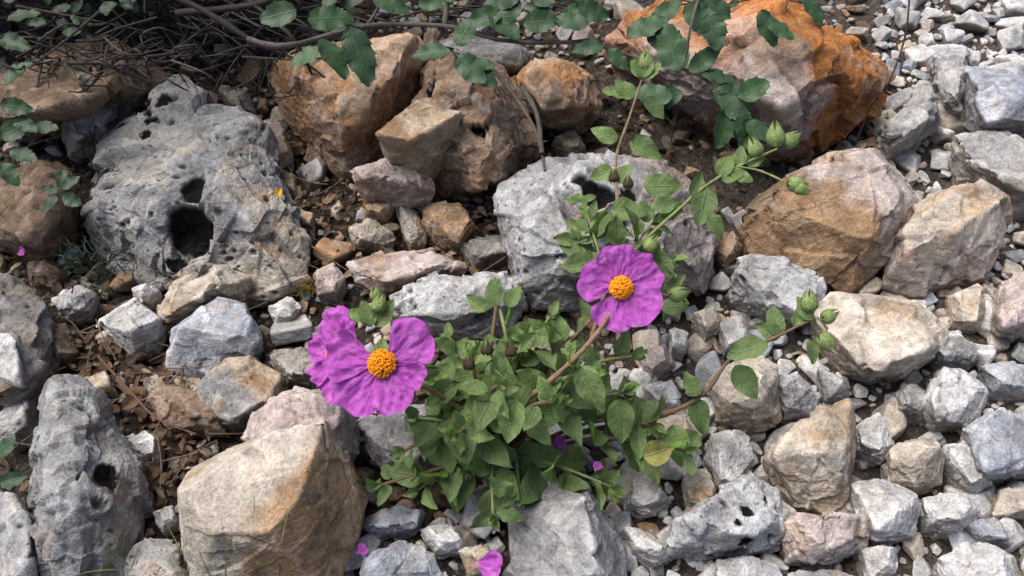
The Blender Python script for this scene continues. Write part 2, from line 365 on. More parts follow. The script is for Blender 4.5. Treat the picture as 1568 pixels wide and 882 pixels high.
rock(K,[(915,25),(1010,-5),(1150,-40),(1240,0),(1300,38),(1352,90),(1356,132),(1300,175),(1245,228),(1200,238),(1160,200),(1120,115),(1050,80),(930,60)],.15,'orange',
     peaks=[(1170,55,.16),(1250,20,.16),(1130,105,.13),(1290,110,.12),(1190,140,.14),(1280,150,.09),(1000,10,.12),(1210,200,.07)],sub=7,seed=21,amp=1.0,prm=(.3,.25),chips=9,p=130,warp=.04,grad=(1280,50,1150,180,'pink'),cmod=.95,pits=40)
rock(K,[(1125,330),(1200,270),(1280,235),(1342,224),(1382,270),(1412,322),(1370,395),(1300,449),(1230,432),(1150,385)],.085,'pink',
     peaks=[(1280,240,.09),(1335,230,.09),(1390,300,.08),(1195,282,.085),(1250,300,.085),(1330,350,.075),(1180,330,.06)],sub=7,chips=3,amp=.6,prm=(.4,.12),seed=9,p=150,warp=.03,grad=(1320,250,1230,370,'toffee'))
rock(K,[(1348,440),(1360,390),(1400,310),(1470,273),(1552,298),(1548,350),(1512,422),(1400,457)],.075,'beige',peaks=[(1405,318,.075),(1475,276,.08),(1540,305,.075),(1460,350,.075),(1380,390,.05)],chips=3,amp=.6,prm=(.6,.12),p=150,warp=.03,grad=(1440,320,1490,430,'pink'),cmod=.95)
rock(R_,[(1108,415),(1150,385),(1200,393),(1262,425),(1275,455),(1240,492),(1170,482),(1113,452)],.05,'kwhite',pits=15,cmod=1.02)
rock(K,[(1240,475),(1270,448),(1400,458),(1448,500),(1442,540),(1385,577),(1340,586),(1275,545)],.05,'beige',chips=3,cmod=1.05,prm=(.35,.05),amp=.55)
rock(R_,[(1478,90),(1560,98),(1600,130),(1600,215),(1505,202),(1484,150)],.07,'blue',cmod=1.1,amp=.55)
rock(R_,[(1428,78),(1478,80),(1488,140),(1472,182),(1436,145)],.04,'grey',cmod=1.15)
rock(R_,[(1345,212),(1365,180),(1430,125),(1442,180),(1392,230),(1362,242)],.05,'grey',cmod=1.15)
rock(R_,[(1462,200),(1505,190),(1600,220),(1600,312),(1530,282),(1478,250)],.05,'grey',cmod=1.1,prm=(.7,.3))
rock(R_,[(1513,492),(1540,420),(1600,395),(1600,515),(1530,517)],.05,'pink')
rock(R_,[(1170,692),(1200,655),(1300,608),(1313,640),(1303,762),(1270,788),(1220,772),(1185,722)],.055,'beige',prm=(.65,.1),peaks=[(1300,615,.05),(1205,662,.06),(1240,680,.06),(1290,700,.05),(1190,700,.04)],chips=3,amp=.65,p=150)
rock(R_,[(1193,792),(1270,783),(1328,790),(1328,832),(1260,868),(1203,862)],.04,'pink',chips=3)
rock(R_,[(1083,590),(1110,555),(1160,538),(1194,560),(1194,640),(1160,658),(1100,642)],.045,'beige',prm=(.2,.3))
rock(R_,[(1018,852),(1028,800),(1110,770),(1150,718),(1197,750),(1214,832),(1140,856)],.05,'kwhite',cmod=1.05,pits=15,dents=[(1145,785,9,.6),(1140,828,12,.6),(1172,765,6,.5),(1130,800,6,.5)])
SM=[([(1410,622),(1440,560),(1500,570),(1522,600),(1490,652),(1430,657)],'white'),([(1303,737),(1350,728),(1413,760),(1402,822),(1340,832),(1308,792)],'white'),
([(1360,692),(1400,666),(1452,680),(1442,742),(1400,757),(1363,737)],'beige'),([(1308,652),(1348,628),(1372,680),(1352,707),(1313,687)],'white'),([(1368,602),(1400,583),(1432,610),(1412,642),(1373,632)],'grey'),
([(1078,702),(1088,663),(1142,655),(1158,700),(1127,757),(1098,752)],'white'),([(1043,722),(1080,710),(1097,750),(1087,782),(1053,772)],'beige'),
([(778,772),(830,735),(900,740),(912,800),(965,850),(965,920),(785,920)],'grey'),([(1478,652),(1530,623),(1590,640),(1590,722),(1512,737),(1483,702)],'blue'),
([(1438,682),(1480,673),(1517,740),(1492,757),(1458,722)],'white'),([(1413,762),(1480,750),(1502,780),(1482,817),(1418,807)],'white'),([(1435,855),(1500,818),(1555,850),(1570,920),(1440,920)],'white'),
([(1453,447),(1500,433),(1517,470),(1497,507),(1458,492)],'beige'),([(1178,587),(1220,568),(1252,600),(1247,632),(1200,642)],'kwhite'),([(1098,856),(1150,850),(1205,870),(1205,910),(1095,910)],'white'),
([(1205,875),(1290,870),(1330,900),(1210,920)],'grey'),([(1320,840),(1370,835),(1375,880),(1330,890)],'white'),([(957,803),(1000,818),(1033,850),(1000,868),(962,842)],'white'),
([(978,542),(1018,520),(1034,560),(992,588)],'pink'),([(603,310),(622,298),(652,345),(652,372),(625,378)],'beige'),([(398,185),(430,180),(447,240),(430,262),(403,232)],'pink'),
([(360,262),(400,245),(432,290),(420,317),(380,292)],'beige'),([(298,252),(340,243),(347,275),(310,273)],'tan'),([(340,270),(362,272),(388,302),(370,312)],'beige'),([(423,258),(452,268),(455,302),(428,290)],'tan'),
([(553,295),(590,287),(608,320),(590,340),(560,330)],'tano'),([(640,310),(700,308),(735,345),(705,385),(650,355)],'toffee'),([(700,372),(770,358),(790,395),(725,412)],'dgrey'),
([(530,345),(570,333),(605,358),(600,380),(540,378)],'beige'),([(440,318),(480,325),(482,352),(452,350)],'tan'),([(480,415),(510,403),(530,425),(515,455),(485,452)],'pink'),
([(843,212),(880,198),(898,225),(870,243)],'tan'),([(410,470),(440,448),(462,470),(450,492),(420,497)],'white'),([(40,400),(80,393),(105,420),(80,442),(45,432)],'brown'),
([(125,575),(160,565),(178,600),(150,615)],'tan'),([(15,610),(45,600),(50,660),(10,690),(-20,660)],'grey'),([(545,800),(600,772),(650,780),(640,812),(570,820)],'blue'),
([(555,850),(600,825),(660,840),(680,890),(600,910),(550,900)],'blue'),([(640,810),(690,800),(720,840),(670,850)],'white'),([(820,690),(870,665),(905,690),(880,722),(830,722)],'pink'),
([(700,840),(745,830),(770,870),(720,882)],'beige'),([(1420,530),(1470,512),(1512,540),(1490,562),(1440,560)],'grey'),([(1500,560),(1550,548),(1600,570),(1600,610),(1520,600)],'blue'),
([(1252,560),(1300,585),(1300,612),(1265,612)],'grey'),([(1025,500),(1055,510),(1050,540),(1028,535)],'white'),([(1060,480),(1095,470),(1110,500),(1080,520)],'beige'),([(1100,490),(1135,482),(1150,520),(1110,540)],'white'),
([(985,590),(1030,580),(1045,625),(1005,640)],'white'),([(1000,640),(1045,630),(1070,665),(1030,690)],'beige'),([(960,740),(1000,725),(1030,770),(985,790),(955,770)],'white'),([(1530,750),(1590,740),(1590,790),(1520,790)],'beige'),
([(1480,800),(1530,790),(1550,835),(1500,830)],'blue'),([(230,780),(262,770),(272,800),(248,818)],'white'),([(700,20),(740,20),(770,50),(720,60)],'grey'),([(1000,100),(1060,90),(1090,150),(1040,170)],'dgrey'),
([(330,130),(380,140),(395,175),(350,165)],'dgrey'),([(470,190),(500,195),(500,260),(470,250)],'brown'),([(60,500),(100,495),(120,540),(80,560)],'brown'),([(100,640),(150,640),(165,690),(120,690)],'brown'),([(1095,380),(1125,350),(1140,380),(1110,405)],'tano'),([(1030,370),(1080,360),(1095,420),(1050,440)],'toffee')]
for q,c in SM:
    a=np.array(q); w=np.ptp(a,axis=0).min()*mpp(G(*a.mean(0)))
    rock('stone',q,min(.045,w*.62),c,sub=5 if w<.03 else 6,chips=5,amp=.55)
# ---------------------------------------------------------------- gravel
def inpoly(P,poly):
    x,y=P[:,0],P[:,1]; r=np.zeros(len(P),bool); n=len(poly)
    for i in range(n):
        x1,y1=poly[i]; x2,y2=poly[(i+1)%n]
        c=((y1>y)!=(y2>y))&(x<(x2-x1)*(y-y1)/(y2-y1+1e-12)+x1); r^=c
    return r
def zone(q): return np.array([G(*p)[:2] for p in q])
Z1=zone([(520,810),(760,760),(980,500),(1110,400),(1340,200),(1340,20),(1450,-90),(2300,-90),(2200,1000),(500,1000)])
ZL=zone([(430,200),(760,200),(790,420),(520,430),(470,330)]); ZT=zone([(-400,-100),(440,-100),(430,120),(-400,240)]); ZO=zone([(900,80),(1200,80),(1240,300),(1090,300),(900,220)])
px=np.zeros((0,2)); pr=np.zeros(0); kinds=[]
for rr,na in [(.019,500),(.0145,1100),(.011,2600),(.008,5000),(.0058,8000),(.0042,12000),(.003,14000)]:
    C=np.stack([rng.uniform(-1.0,1.15,na),rng.uniform(.1,1.5,na)],-1)
    z1=inpoly(C,Z1); ok=np.ones(na,bool)
    for f in FOOT: ok&=~inpoly(C,f)
    zl=inpoly(C,ZL); zt=inpoly(C,ZT)|inpoly(C,ZO)
    lim=np.where(z1,1.0,np.where(rr>.011,.15,np.where(rr>.007,.35,.45)))
    lim=np.where(zl&(rr>.005),.15,lim); lim=np.where(zt,lim*.2,lim)
    ok&=rng.random(na)<lim
    for c,zz in zip(C[ok],z1[ok]):
        r0=rr*rng.uniform(.8,1.2)
        if len(px) and (np.hypot(*(px-c).T)<(pr+r0)*(.86)).any(): continue
        px=np.vstack([px,c]); pr=np.append(pr,r0); kinds.append(zz)
acc=Acc()
cR=['white','white','white','white','beige','kwhite','pink','white','blue','beige','grey','white']; cLf=['tan','brown','beige','white','tan','toffee','pink','grey','brown','tano','white','beige']
def pebble(c,r0,cls,k,zoff,acc,dk=1.):
    D,F=ico(k); m=rng.integers(7,12); n=rng.normal(size=(m,3)); n/=np.linalg.norm(n,axis=1)[:,None]
    d=rng.uniform(.58,1.0,m); n=np.vstack([n,np.eye(3),-np.eye(3)]); d=np.append(d,rng.uniform(.8,1.0,6))
    p=rng.uniform(20,60); M=np.maximum(D@n.T/d,1e-6); mx=M.max(1,keepdims=True); rad=1/(mx[:,0]*((M/mx)**p).sum(1)**(1/p))
    X=D*rad[:,None]; X=X*(1+.045*fbm(X*1.8+rng.uniform(0,90,3),3,4))[:,None]
    X*=np.array([rng.uniform(1.05,1.45),rng.uniform(.8,1.1),rng.uniform(.6,.95)])*r0
    a=rng.uniform(0,6.28); ti=rng.normal(0,.35,2)
    ca,sa=math.cos(a),math.sin(a); Rz=np.array([[ca,-sa,0],[sa,ca,0],[0,0,1]])
    c1,s1=math.cos(ti[0]),math.sin(ti[0]); Rx=np.array([[1,0,0],[0,c1,-s1],[0,s1,c1]]); c2,s2=math.cos(ti[1]),math.sin(ti[1]); Ry=np.array([[c2,0,s2],[0,1,0],[-s2,0,c2]])
    X=X@(Rz@Rx@Ry).T+np.array([c[0],c[1],zoff])
    b,s_,am,g=CL[cls]; mm=rng.uniform(.82,1.12)*dk
    acc.add(X,F,base=np.array(b)*mm,stain=np.array(s_)*mm,prm=np.array([am+rng.uniform(-.25,.15),g*.5,0.]))
for c,r0,zz in zip(px,pr,kinds):
    cls=(cR if zz else cLf)[rng.integers(12)]
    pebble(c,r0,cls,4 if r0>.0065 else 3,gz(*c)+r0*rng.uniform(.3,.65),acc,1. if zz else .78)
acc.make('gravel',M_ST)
print('gravel',len(px))
# ---------------------------------------------------------------- leaves / stems
def frame(d,n):
    d=nrm(d); n=np.asarray(n,float); n=nrm(n-d*(n@d)); sx=np.cross(d,n); return sx,d,n
def tube(acc,P,R,col,ns=7):
    P=np.array(P,float); 
    m=len(P); ts=np.linspace(0,m-1,max(2,(m-1)*5+1)); Q=[];RR=[]
    R=np.broadcast_to(np.asarray(R,float),(m,)) if np.ndim(R)==0 or len(R)==m else np.linspace(R[0],R[-1],m)
    for t in ts:
        i=min(int(t),m-2); f=t-i; p0=P[max(i-1,0)];p1=P[i];p2=P[i+1];p3=P[min(i+2,m-1)]
        Q.append(.5*((2*p1)+(-p0+p2)*f+(2*p0-5*p1+4*p2-p3)*f*f+(-p0+3*p1-3*p2+p3)*f**3)); RR.append(R[i]*(1-f)+R[i+1]*f)
    Q=np.array(Q);RR=np.array(RR); T=np.gradient(Q,axis=0); out=[]
    ref=np.array([.3,.2,.93])
    for q,t,r in zip(Q,T,RR):
        t=nrm(t); a=nrm(np.cross(t,ref)); b=np.cross(t,a); th=np.linspace(0,2*np.pi,ns,endpoint=False)
        out.append(q+r*(np.cos(th)[:,None]*a+np.sin(th)[:,None]*b)*(1+.12*rng.normal()))
    V=np.concatenate(out); n=len(Q); F=[]
    for i in range(n-1):
        for j in range(ns): F.append((i*ns+j,i*ns+(j+1)%ns,(i+1)*ns+(j+1)%ns,(i+1)*ns+j))
    acc.add(V,np.array(F),col=np.array(col)); return Q
NU,NV=9,19; LS=np.linspace(-1,1,NU); LT=np.linspace(0,1,NV); LF=gridF(NV,NU)
def cleaf(acc,p,d,n,L,col,wr=None,curl=None):
    sx,d,n=frame(d,n); wr=rng.uniform(.26,.33) if wr is None else wr; curl=rng.uniform(-.1,.6) if curl is None else curl
    t=LT[:,None]; s=LS[None,:]
    w=wr*L*(np.sin(np.pi*np.clip(t,0,1)**.76)**.78)*(1-.12*t)+.010*L
    ph=rng.uniform(0,6.28,3)
    edge=1+.03*np.sin(t*15+ph[0]+s)+.016*np.sin(t*25+ph[2])
    x=s*w*edge; y=t*L*np.ones_like(s)
    z=np.abs(s)*w*rng.uniform(.1,.6)-curl*L*t*t*.55+.032*L*np.sin(t*12+ph[0]+s*1.5)*np.abs(s)**1.5+.05*L*np.sin(t*5+ph[1])*s
    z=z-.011*L*np.sin((t*6-np.abs(s)*1.5)*6.28)*(1-np.abs(s)*.5)
    V=p+x[...,None]*sx+y[...,None]*d+z[...,None]*n
    luv=np.stack([(s+1)/2+0*t,t+0*s,np.full((NV,NU),rng.random())],-1)
    acc.add(V.reshape(-1,3),LF,col=col,luv=luv.reshape(-1,3))
def gcol():
    k=rng.random(); a=np.array([.066,.145,.022]); b=np.array([.155,.26,.050]); c=a*(1-k)+b*k
    return c*rng.uniform(.72,1.18)
NV2=41; LT2=np.linspace(0,1,NV2); LF2=gridF(NV2,5); LS2=np.linspace(-1,1,5)
def oleaf(acc,p,d,n,L,col):
    sx,d,n=frame(d,n); t=LT2[:,None]; s=LS2[None,:]; wr=rng.uniform(.24,.34)
    sp=rng.uniform(4,6); saw=((t*sp+rng.random())%1.0)
    env=np.sin(np.pi*np.clip(t,0,1)**.8)**.65
    w=wr*L*env*(.92+.17*saw**4)+.008*L
    x=s*w; y=t*L+np.abs(s)**3*.03*L*saw; ph=rng.uniform(0,6.28)
    z=np.abs(s)*w*rng.uniform(-.1,.45)+.03*L*np.sin(t*6.28*sp/2.2+ph)*s*s*np.sign(s)+.015*L*(saw**2)*np.abs(s)**3-rng.uniform(-.1,.4)*L*t*t*.4
    V=p+x[...,None]*sx+y[...,None]*d+z[...,None]*n
    luv=np.stack([(s+1)/2+0*t,t+0*s,np.full((NV2,5),rng.random())],-1)
    acc.add(V.reshape(-1,3),LF2,col=col,luv=luv.reshape(-1,3))
def idir(a):
    a=math.radians(a); return np.array([math.cos(a),.72*math.sin(a),.5*math.sin(a)])
def upn(k=.35): return nrm(np.array([rng.normal(0,k),-.45+rng.normal(0,k*.7),.85]))
# cistus ---------------------------------------------------------------
cist=empty('cistus_plant'); L_=Acc(); S_=Acc()
base=G(765,705,0)
SC=(.18,.115,.065); SG=(.22,.25,.10)
def shoot_leaves(Q,frac,sp,L0,L1,bias=None):
    seg=np.linalg.norm(np.diff(Q,axis=0),axis=1); cum=np.append(0,np.cumsum(seg)); tot=cum[-1]
    s0=tot*(1-frac); k=0; pos=s0
    while pos<tot:
        i=min(np.searchsorted(cum,pos),len(Q)-1); p=Q[i]; t=nrm(Q[min(i+1,len(Q)-1)]-Q[max(i-1,0)])
        a=nrm(np.cross(t,[.2,.1,.97])); b=np.cross(t,a); th=(k%2)*math.pi/2+rng.normal(0,.35)
        o=math.cos(th)*a+math.sin(th)*b; f=(pos-s0)/(tot-s0+1e-9); L=(L0*(1-f)+L1*f)*rng.uniform(.75,1.2)
        for sg in (1,-1):
            if rng.random()<.12: continue
            d=nrm(sg*o+t*rng.uniform(.15,.8)+np.array([0,0,rng.uniform(-.45,.25)])); st=p+d*.003
            cleaf(L_,st,d,nrm(upn(.38)+.4*t),L,gcol()*(1+.25*f))
        pos+=sp*rng.uniform(.8,1.2)*(1-.45*f); k+=1
    t=nrm(Q[-1]-Q[-3])
    for j in range(4):
        d=nrm(t*1.2+rng.normal(0,.55,3)); cleaf(L_,Q[-1],d,upn(.5),L1*rng.uniform(.55,.85),gcol()*1.4+np.array([.02,.03,.0]),wr=.26)
def bud(p,d,L,col=(.27,.35,.12)):
    sx,d,n=frame(d,[.1,-.4,.8])
    for k in range(5):
        a=k*1.2566+rng.random()*.3; o=math.cos(a)*sx+math.sin(a)*n
        t=LT[:,None]; s=LS[None,:]; half=.72*np.sin(np.pi*np.clip(t,.0,1)**.6)**.8*(1-.3*t)
        r=L*.36*np.sin(np.pi*(t*.93+.02)**.62)+.0006
        th=a+s*half*1.05
        V=p+(np.cos(th)[...,None]*sx+np.sin(th)[...,None]*n)*r[...,None]+d*(t*L*1.15)[...,None]*np.ones((1,NU,1))
        luv=np.stack([(s+1)/2+0*t,t+0*s,np.zeros((NV,NU))],-1)
        L_.add(V.reshape(-1,3),LF,col=np.array(col)*rng.uniform(.85,1.15),luv=luv.reshape(-1,3))
tips=[(760,455,.13),(722,545,.11),(690,518,.1),(668,585,.1),(640,640,.08),(700,665,.11),(620,690,.06),(585,742,.045),(640,750,.04),(755,790,.045),(795,750,.05),(800,520,.12),(842,485,.12),(872,548,.13),(905,572,.13),(850,615,.13),(765,590,.14),(955,600,.1),(968,545,.1),(1000,650,.07),(1048,690,.06),(935,745,.05),(905,490,.11),(735,640,.11),(700,755,.045),(880,775,.03)]
for (u,v,z) in tips:
    T=G(u,v,z); mid=base+(T-base)*.5+np.array([rng.normal(0,.006),rng.normal(0,.006),.02+.15*z])
    Q=tube(S_,[base+rng.normal(0,.004,3),mid,T],[.0020,.0011],SC if rng.random()<.6 else SG)
    shoot_leaves(Q,.47,.021,.037,.018)
def br(pts,r0,r1,col,frac=None,L0=.026,L1=.014,sp=.022):
    Q=tube(S_,[G(*p) for p in pts],np.linspace(r0,r1,len(pts)),col,8)
    if frac: shoot_leaves(Q,frac,sp,L0,L1)
    return Q
br([(765,705,0),(750,640,.05),(745,590,.09),(752,530,.11),(760,470,.13)],.0028,.0014,SC)
br([(765,705,0),(770,640,.07),(835,590,.125),(905,522,.15),(940,470,.154),(950,445,.158)],.003,.0013,(.26,.16,.10))
br([(765,705,0),(720,640,.08),(665,600,.11),(610,575,.125),(585,560,.135)],.0026,.0012,(.2,.16,.07))
br([(765,705,0),(880,665,.04),(1000,640,.06),(1075,605,.075),(1120,548,.1),(1180,520,.12),(1245,488,.13)],.0026,.001,SC)
br([(905,522,.13),(930,430,.14),(945,330,.15),(943,245,.17),(962,185,.19),(985,115,.21)],.0018,.0009,(.25,.17,.10))
br([(930,430,.14),(985,370,.14),(1040,320,.15),(1080,285,.16),(1130,255,.17),(1190,228,.18)],.0017,.0009,SG)
br([(1130,255,.17),(1165,262,.17),(1205,280,.17)],.001,.0008,SG)
for t in [(900,330,.15),(885,370,.14),(950,345,.15),(915,400,.13),(1030,400,.13),(1000,340,.14),(1035,455,.11),(890,310,.14)]:
    Q=br([(930,430,.13),((930+t[0])/2,(430+t[1])/2,t[2]),t],.0012,.0008,SG,.8,.030,.015,.018)
EX=[(985,285,60,0,.16),(1082,285,64,-100,.16),(935,320,58,-5,.155),(965,215,58,-30,.175),(945,215,45,150,.175),(985,150,46,-50,.19),(970,150,40,130,.19),(958,148,38,155,.19),(985,120,48,85,.21),(985,120,38,45,.21),(985,118,34,120,.21),
(940,260,40,200,.165),(945,280,40,60,.16),(1045,315,45,-150,.15),(1060,300,40,70,.15),(1100,270,44,60,.165),(1105,275,38,20,.165),(1085,330,44,-60,.15),(1120,262,36,-30,.17),(1130,255,35,80,.17),(1140,250,34,20,.17),
(1175,525,66,200,.12),(1125,560,62,-60,.1),(1070,605,42,120,.08),(1060,610,60,-70,.07),(1010,640,60,150,.07),(1030,650,66,-80,.065),(1190,515,50,95,.12),(1195,515,42,150,.12),(1240,490,40,110,.13),(1240,520,38,-80,.13),(1215,500,40,60,.125),
(940,335,42,180,.15),(1000,320,44,20,.15),(570,500,45,110,.12),(575,500,50,60,.12),(600,505,42,30,.12),(560,490,34,150,.12),(760,470,44,100,.13),(775,470,40,60,.13),(745,475,40,140,.13),(1000,385,50,-60,.14),(1010,470,46,0,.12),
(890,560,80,-70,.14),(790,610,70,-100,.13),(700,640,75,-80,.11),(700,585,60,-140,.11),(650,730,60,170,.05),(950,610,70,-90,.1),(840,500,60,-150,.12)]
for (u,v,l,a,z) in EX:
    p=G(u,v,z); cleaf(L_,p,idir(a),upn(.22),l*mpp(p),gcol()*1.15,wr=rng.uniform(.29,.34))
p=G(985,700,.075); cleaf(L_,p,idir(20),upn(.1),50*mpp(p),np.array([.40,.31,.05]),wr=.40)
for (u,v,z,a,l) in [(985,112,.21,80,.016),(1188,225,.18,90,.017),(1200,222,.18,40,.014),(1162,240,.175,110,.014),(1205,282,.17,0,.014),(1215,285,.17,-20,.012),(1240,478,.135,90,.014),(1258,490,.13,30,.012),(1253,512,.13,-50,.014),(575,478,.13,70,.012),(640,572,.13,10,.013),(990,385,.15,60,.012),(1025,455,.14,20,.013),(575,462,.13,90,.01)]:
    bud(G(u,v,z),idir(a),l*1.2)
for (u,v,z) in [(718,568,.13),(782,548,.13),(745,545,.14),(962,290,.16),(940,280,.16)]:
    bud(G(u,v,z),idir(90),.011,(.07,.035,.02))
L_.make('leaves',M_CL,cist); S_.make('stems',M_STEM,cist)
# flowers
PU,PV=31,21
def petal(acc,c,ang,X,Yv,Z,R,A=40,cup=.12,zo=0,len_=1.,cr=1.):
    s=np.linspace(-1,1,PU)[None,:]; t=np.linspace(0.04,1,PV)[:,None]
    a=math.radians(ang)+s*math.radians(A)*(.6+.4*np.minimum(1,t*1.6))
    sd=rng.uniform(0,99)
    PP=np.stack([s+0*t,t*1.3+0*s,np.full_like(s+t,sd)],-1).reshape(-1,3)
    f1=fbm(PP*2.2,3,1).reshape(PV,PU); f2=fbm(PP*np.array([4.5,4.5,1]),3,2).reshape(PV,PU)
    r=R*len_*t*(1-.22*np.abs(s)**2.4-.04*np.exp(-(s/.25)**2)*t**3+.05*f1*t*t+.03*f2*t**3)
    z=R*(cup*t*t*1.2+cr*(.11*f1+.09*f2)*t)+zo+.035*R*s*t
    V=c+(r*np.cos(a))[...,None]*X+(r*np.sin(a))[...,None]*Yv+z[...,None]*Z
    luv=np.stack([(s+1)/2+0*t,t+0*s,np.full_like(s+t,rng.random())],-1)
    acc.add(V.reshape(-1,3),gridF(PV,PU),luv=luv.reshape(-1,3))
def flower(u,v,z,R,angs,nn,name='cistus_flower',A=40,lens=None,cr=1.,stam=True,sr=.26):
    e=empty(name); c=G(u,v,z); Z=nrm(nn); X=nrm(np.array([1,0,0])-Z*Z[0]); Y=np.cross(Z,X)
    P_=Acc()
    for i,a in enumerate(angs): petal(P_,c,a,X,Y,Z,R,A=A if not isinstance(A,(list,tuple)) else A[i],zo=.0009*(i%3),len_=1 if lens is None else lens[i],cr=cr)
    P_.make('petals',M_PT,e)
    if stam:
        B=Acc(); D,F=ico(2); T=Acc()
        for k in range(430):
            rr=math.sqrt(rng.random()); th=rng.uniform(0,6.283); h=.27*R*(1-.62*rr*rr)*rng.uniform(.85,1.08)
            tip=c+(X*math.cos(th)+Y*math.sin(th))*rr*sr*R+Z*(h+.02*R)
            sc=np.array([1,1,1.3])*rng.uniform(.0006,.0009)
            col=np.array([.95,.33,.010])*rng.uniform(.8,1.05)+np.array([0,.05,0])*rng.random()
            B.add(D*sc+tip,F,col=col)
            if k%3==0: tube(T,[c+(tip-c)*.1,tip],[.00016,.00014],(.75,.35,.02),4)
        D3,F3=ico(3); B.add((D3[:,0:1]*X+D3[:,1:2]*Y)*(.24*R)+D3[:,2:3]*Z*(.2*R)+c,F3,col=np.array([.85,.28,.01]))
        B.make('anthers',M_POL,e); T.make('filaments',M_POL,e)
    e2=Acc(); 
    for k in range(5):
        cleaf(e2,c-Z*.001,math.cos(k*1.2566+.4)*X+math.sin(k*1.2566+.4)*Y-Z*.25,Z,R*.5,gcol()*1.3,wr=.34)
    e2.make('sepals',M_CL,e); return e
flower(950,441,.165,.0335,[97,32,-42,-108,165],(0.02,-.62,.80),A=[38,40,42,40,40],cr=.9)
flower(586,557,.15,.0385,[38,-22,-75,-130,-190],(0.0,-.55,.84),A=[38,26,36,36,34],lens=[1.08,.86,.98,1.1,1.1],cr=1.2)
flower(520,545,.12,.036,[95,60,-90,-150,160],(-.55,-.45,.70),A=[36,26,36,32,34],lens=[1.1,.9,1,.9,.8],cr=1.4)
def fallen(u,v,z,R,a):
    P_=Acc(); c=G(u,v,z); petal(P_,c,a,np.array([1.,0,0]),np.array([0,.95,.3]),np.array([0,-.3,.95]),R,A=42,cup=.3,cr=2.); P_.make('fallen_petal',M_PT)
fallen(725,862,.025,.022,-10); fallen(545,848,.02,.010,30); fallen(842,682,.05,.013,10); fallen(25,390,.04,.010,20); fallen(910,722,.06,.008,60)
# ---------------------------------------------------------------- kermes oak
oak=empty('kermes_oak_shrub'); O=Acc(); B=Acc()
BK=(.11,.095,.08); BD=(.040,.033,.028)
brs=[([(380,60,.16),(440,70,.16),(560,40,.17),(680,40,.17),(760,60,.16),(830,66,.15),(905,62,.15)],.0030,.002,BK),
([(180,-40,.2),(300,10,.18),(400,70,.15),(440,70,.15)],.0036,.0025,BD),([(690,-40,.2),(680,40,.17),(670,60,.15)],.003,.002,BK),([(745,95,.115),(790,150,.125),(822,205,.115),(835,262,.10)],.0022,.0016,(.10,.075,.055)),
([(800,135,.125),(822,175,.125),(830,235,.11)],.0028,.002,(.08,.075,.06)),([(270,20,.15),(400,5,.17),(450,-30,.2)],.0036,.003,BD),([(380,0,.17),(450,60,.15),(480,120,.1)],.0025,.0015,BD),
([(1395,-40,.12),(1385,60,.08),(1350,150,.03),(1320,190,.01)],.0012,.0008,BD),([(900,62,.15),(980,90,.13),(1060,110,.15),(1100,140,.15)],.002,.0012,BK),([(1080,-30,.2),(1060,30,.2),(1050,90,.17)],.002,.001,BK),
([(600,-30,.2),(560,40,.17),(520,30,.19)],.002,.001,BK),([(1310,220,.02),(1330,170,.04),(1345,150,.05)],.0012,.0008,BD)]
for p,a,b,c in brs: tube(B,[G(*q) for q in p],np.linspace(a,b,len(p)),c,8)
for k in range(240):
    u=rng.uniform(-20,460); v=rng.uniform(-60,110); z=rng.uniform(.02,.14); l=rng.uniform(60,240); a=rng.uniform(-.9,.9)+(math.pi/2 if rng.random()<.3 else 0)
    if v>50 and u<300: z=rng.uniform(.1,.16); l*=.4
    pts=[(u,v,z),(u+l*.5*math.cos(a)+rng.normal(0,12),v+l*.5*math.sin(a)*.6+rng.normal(0,10),z+rng.normal(0,.01)),(u+l*math.cos(a),min(140,v+l*math.sin(a)*.6),max(.02,z-.02))]
    tube(B,[G(*q) for q in pts],np.linspace(rng.uniform(.0008,.0020),.0006,3),np.array(BD)*rng.uniform(.4,2.2),6)
for k in range(40):
    u=rng.uniform(450,1150); v=rng.uniform(-50,30); z=rng.uniform(.08,.16); l=rng.uniform(60,200); a=rng.uniform(-.7,.7)
    tube(B,[G(u,v,z),G(u+l*.5,v+l*.3*math.sin(a),z+.01),G(u+l,v+l*.5*math.sin(a)+rng.normal(0,8),z)],[.0012,.0006],np.array(BD)*rng.uniform(.7,2.),6)
def ocol():
    k=rng.random(); return (np.array([.012,.040,.016])*(1-k)+np.array([.033,.085,.026])*k)
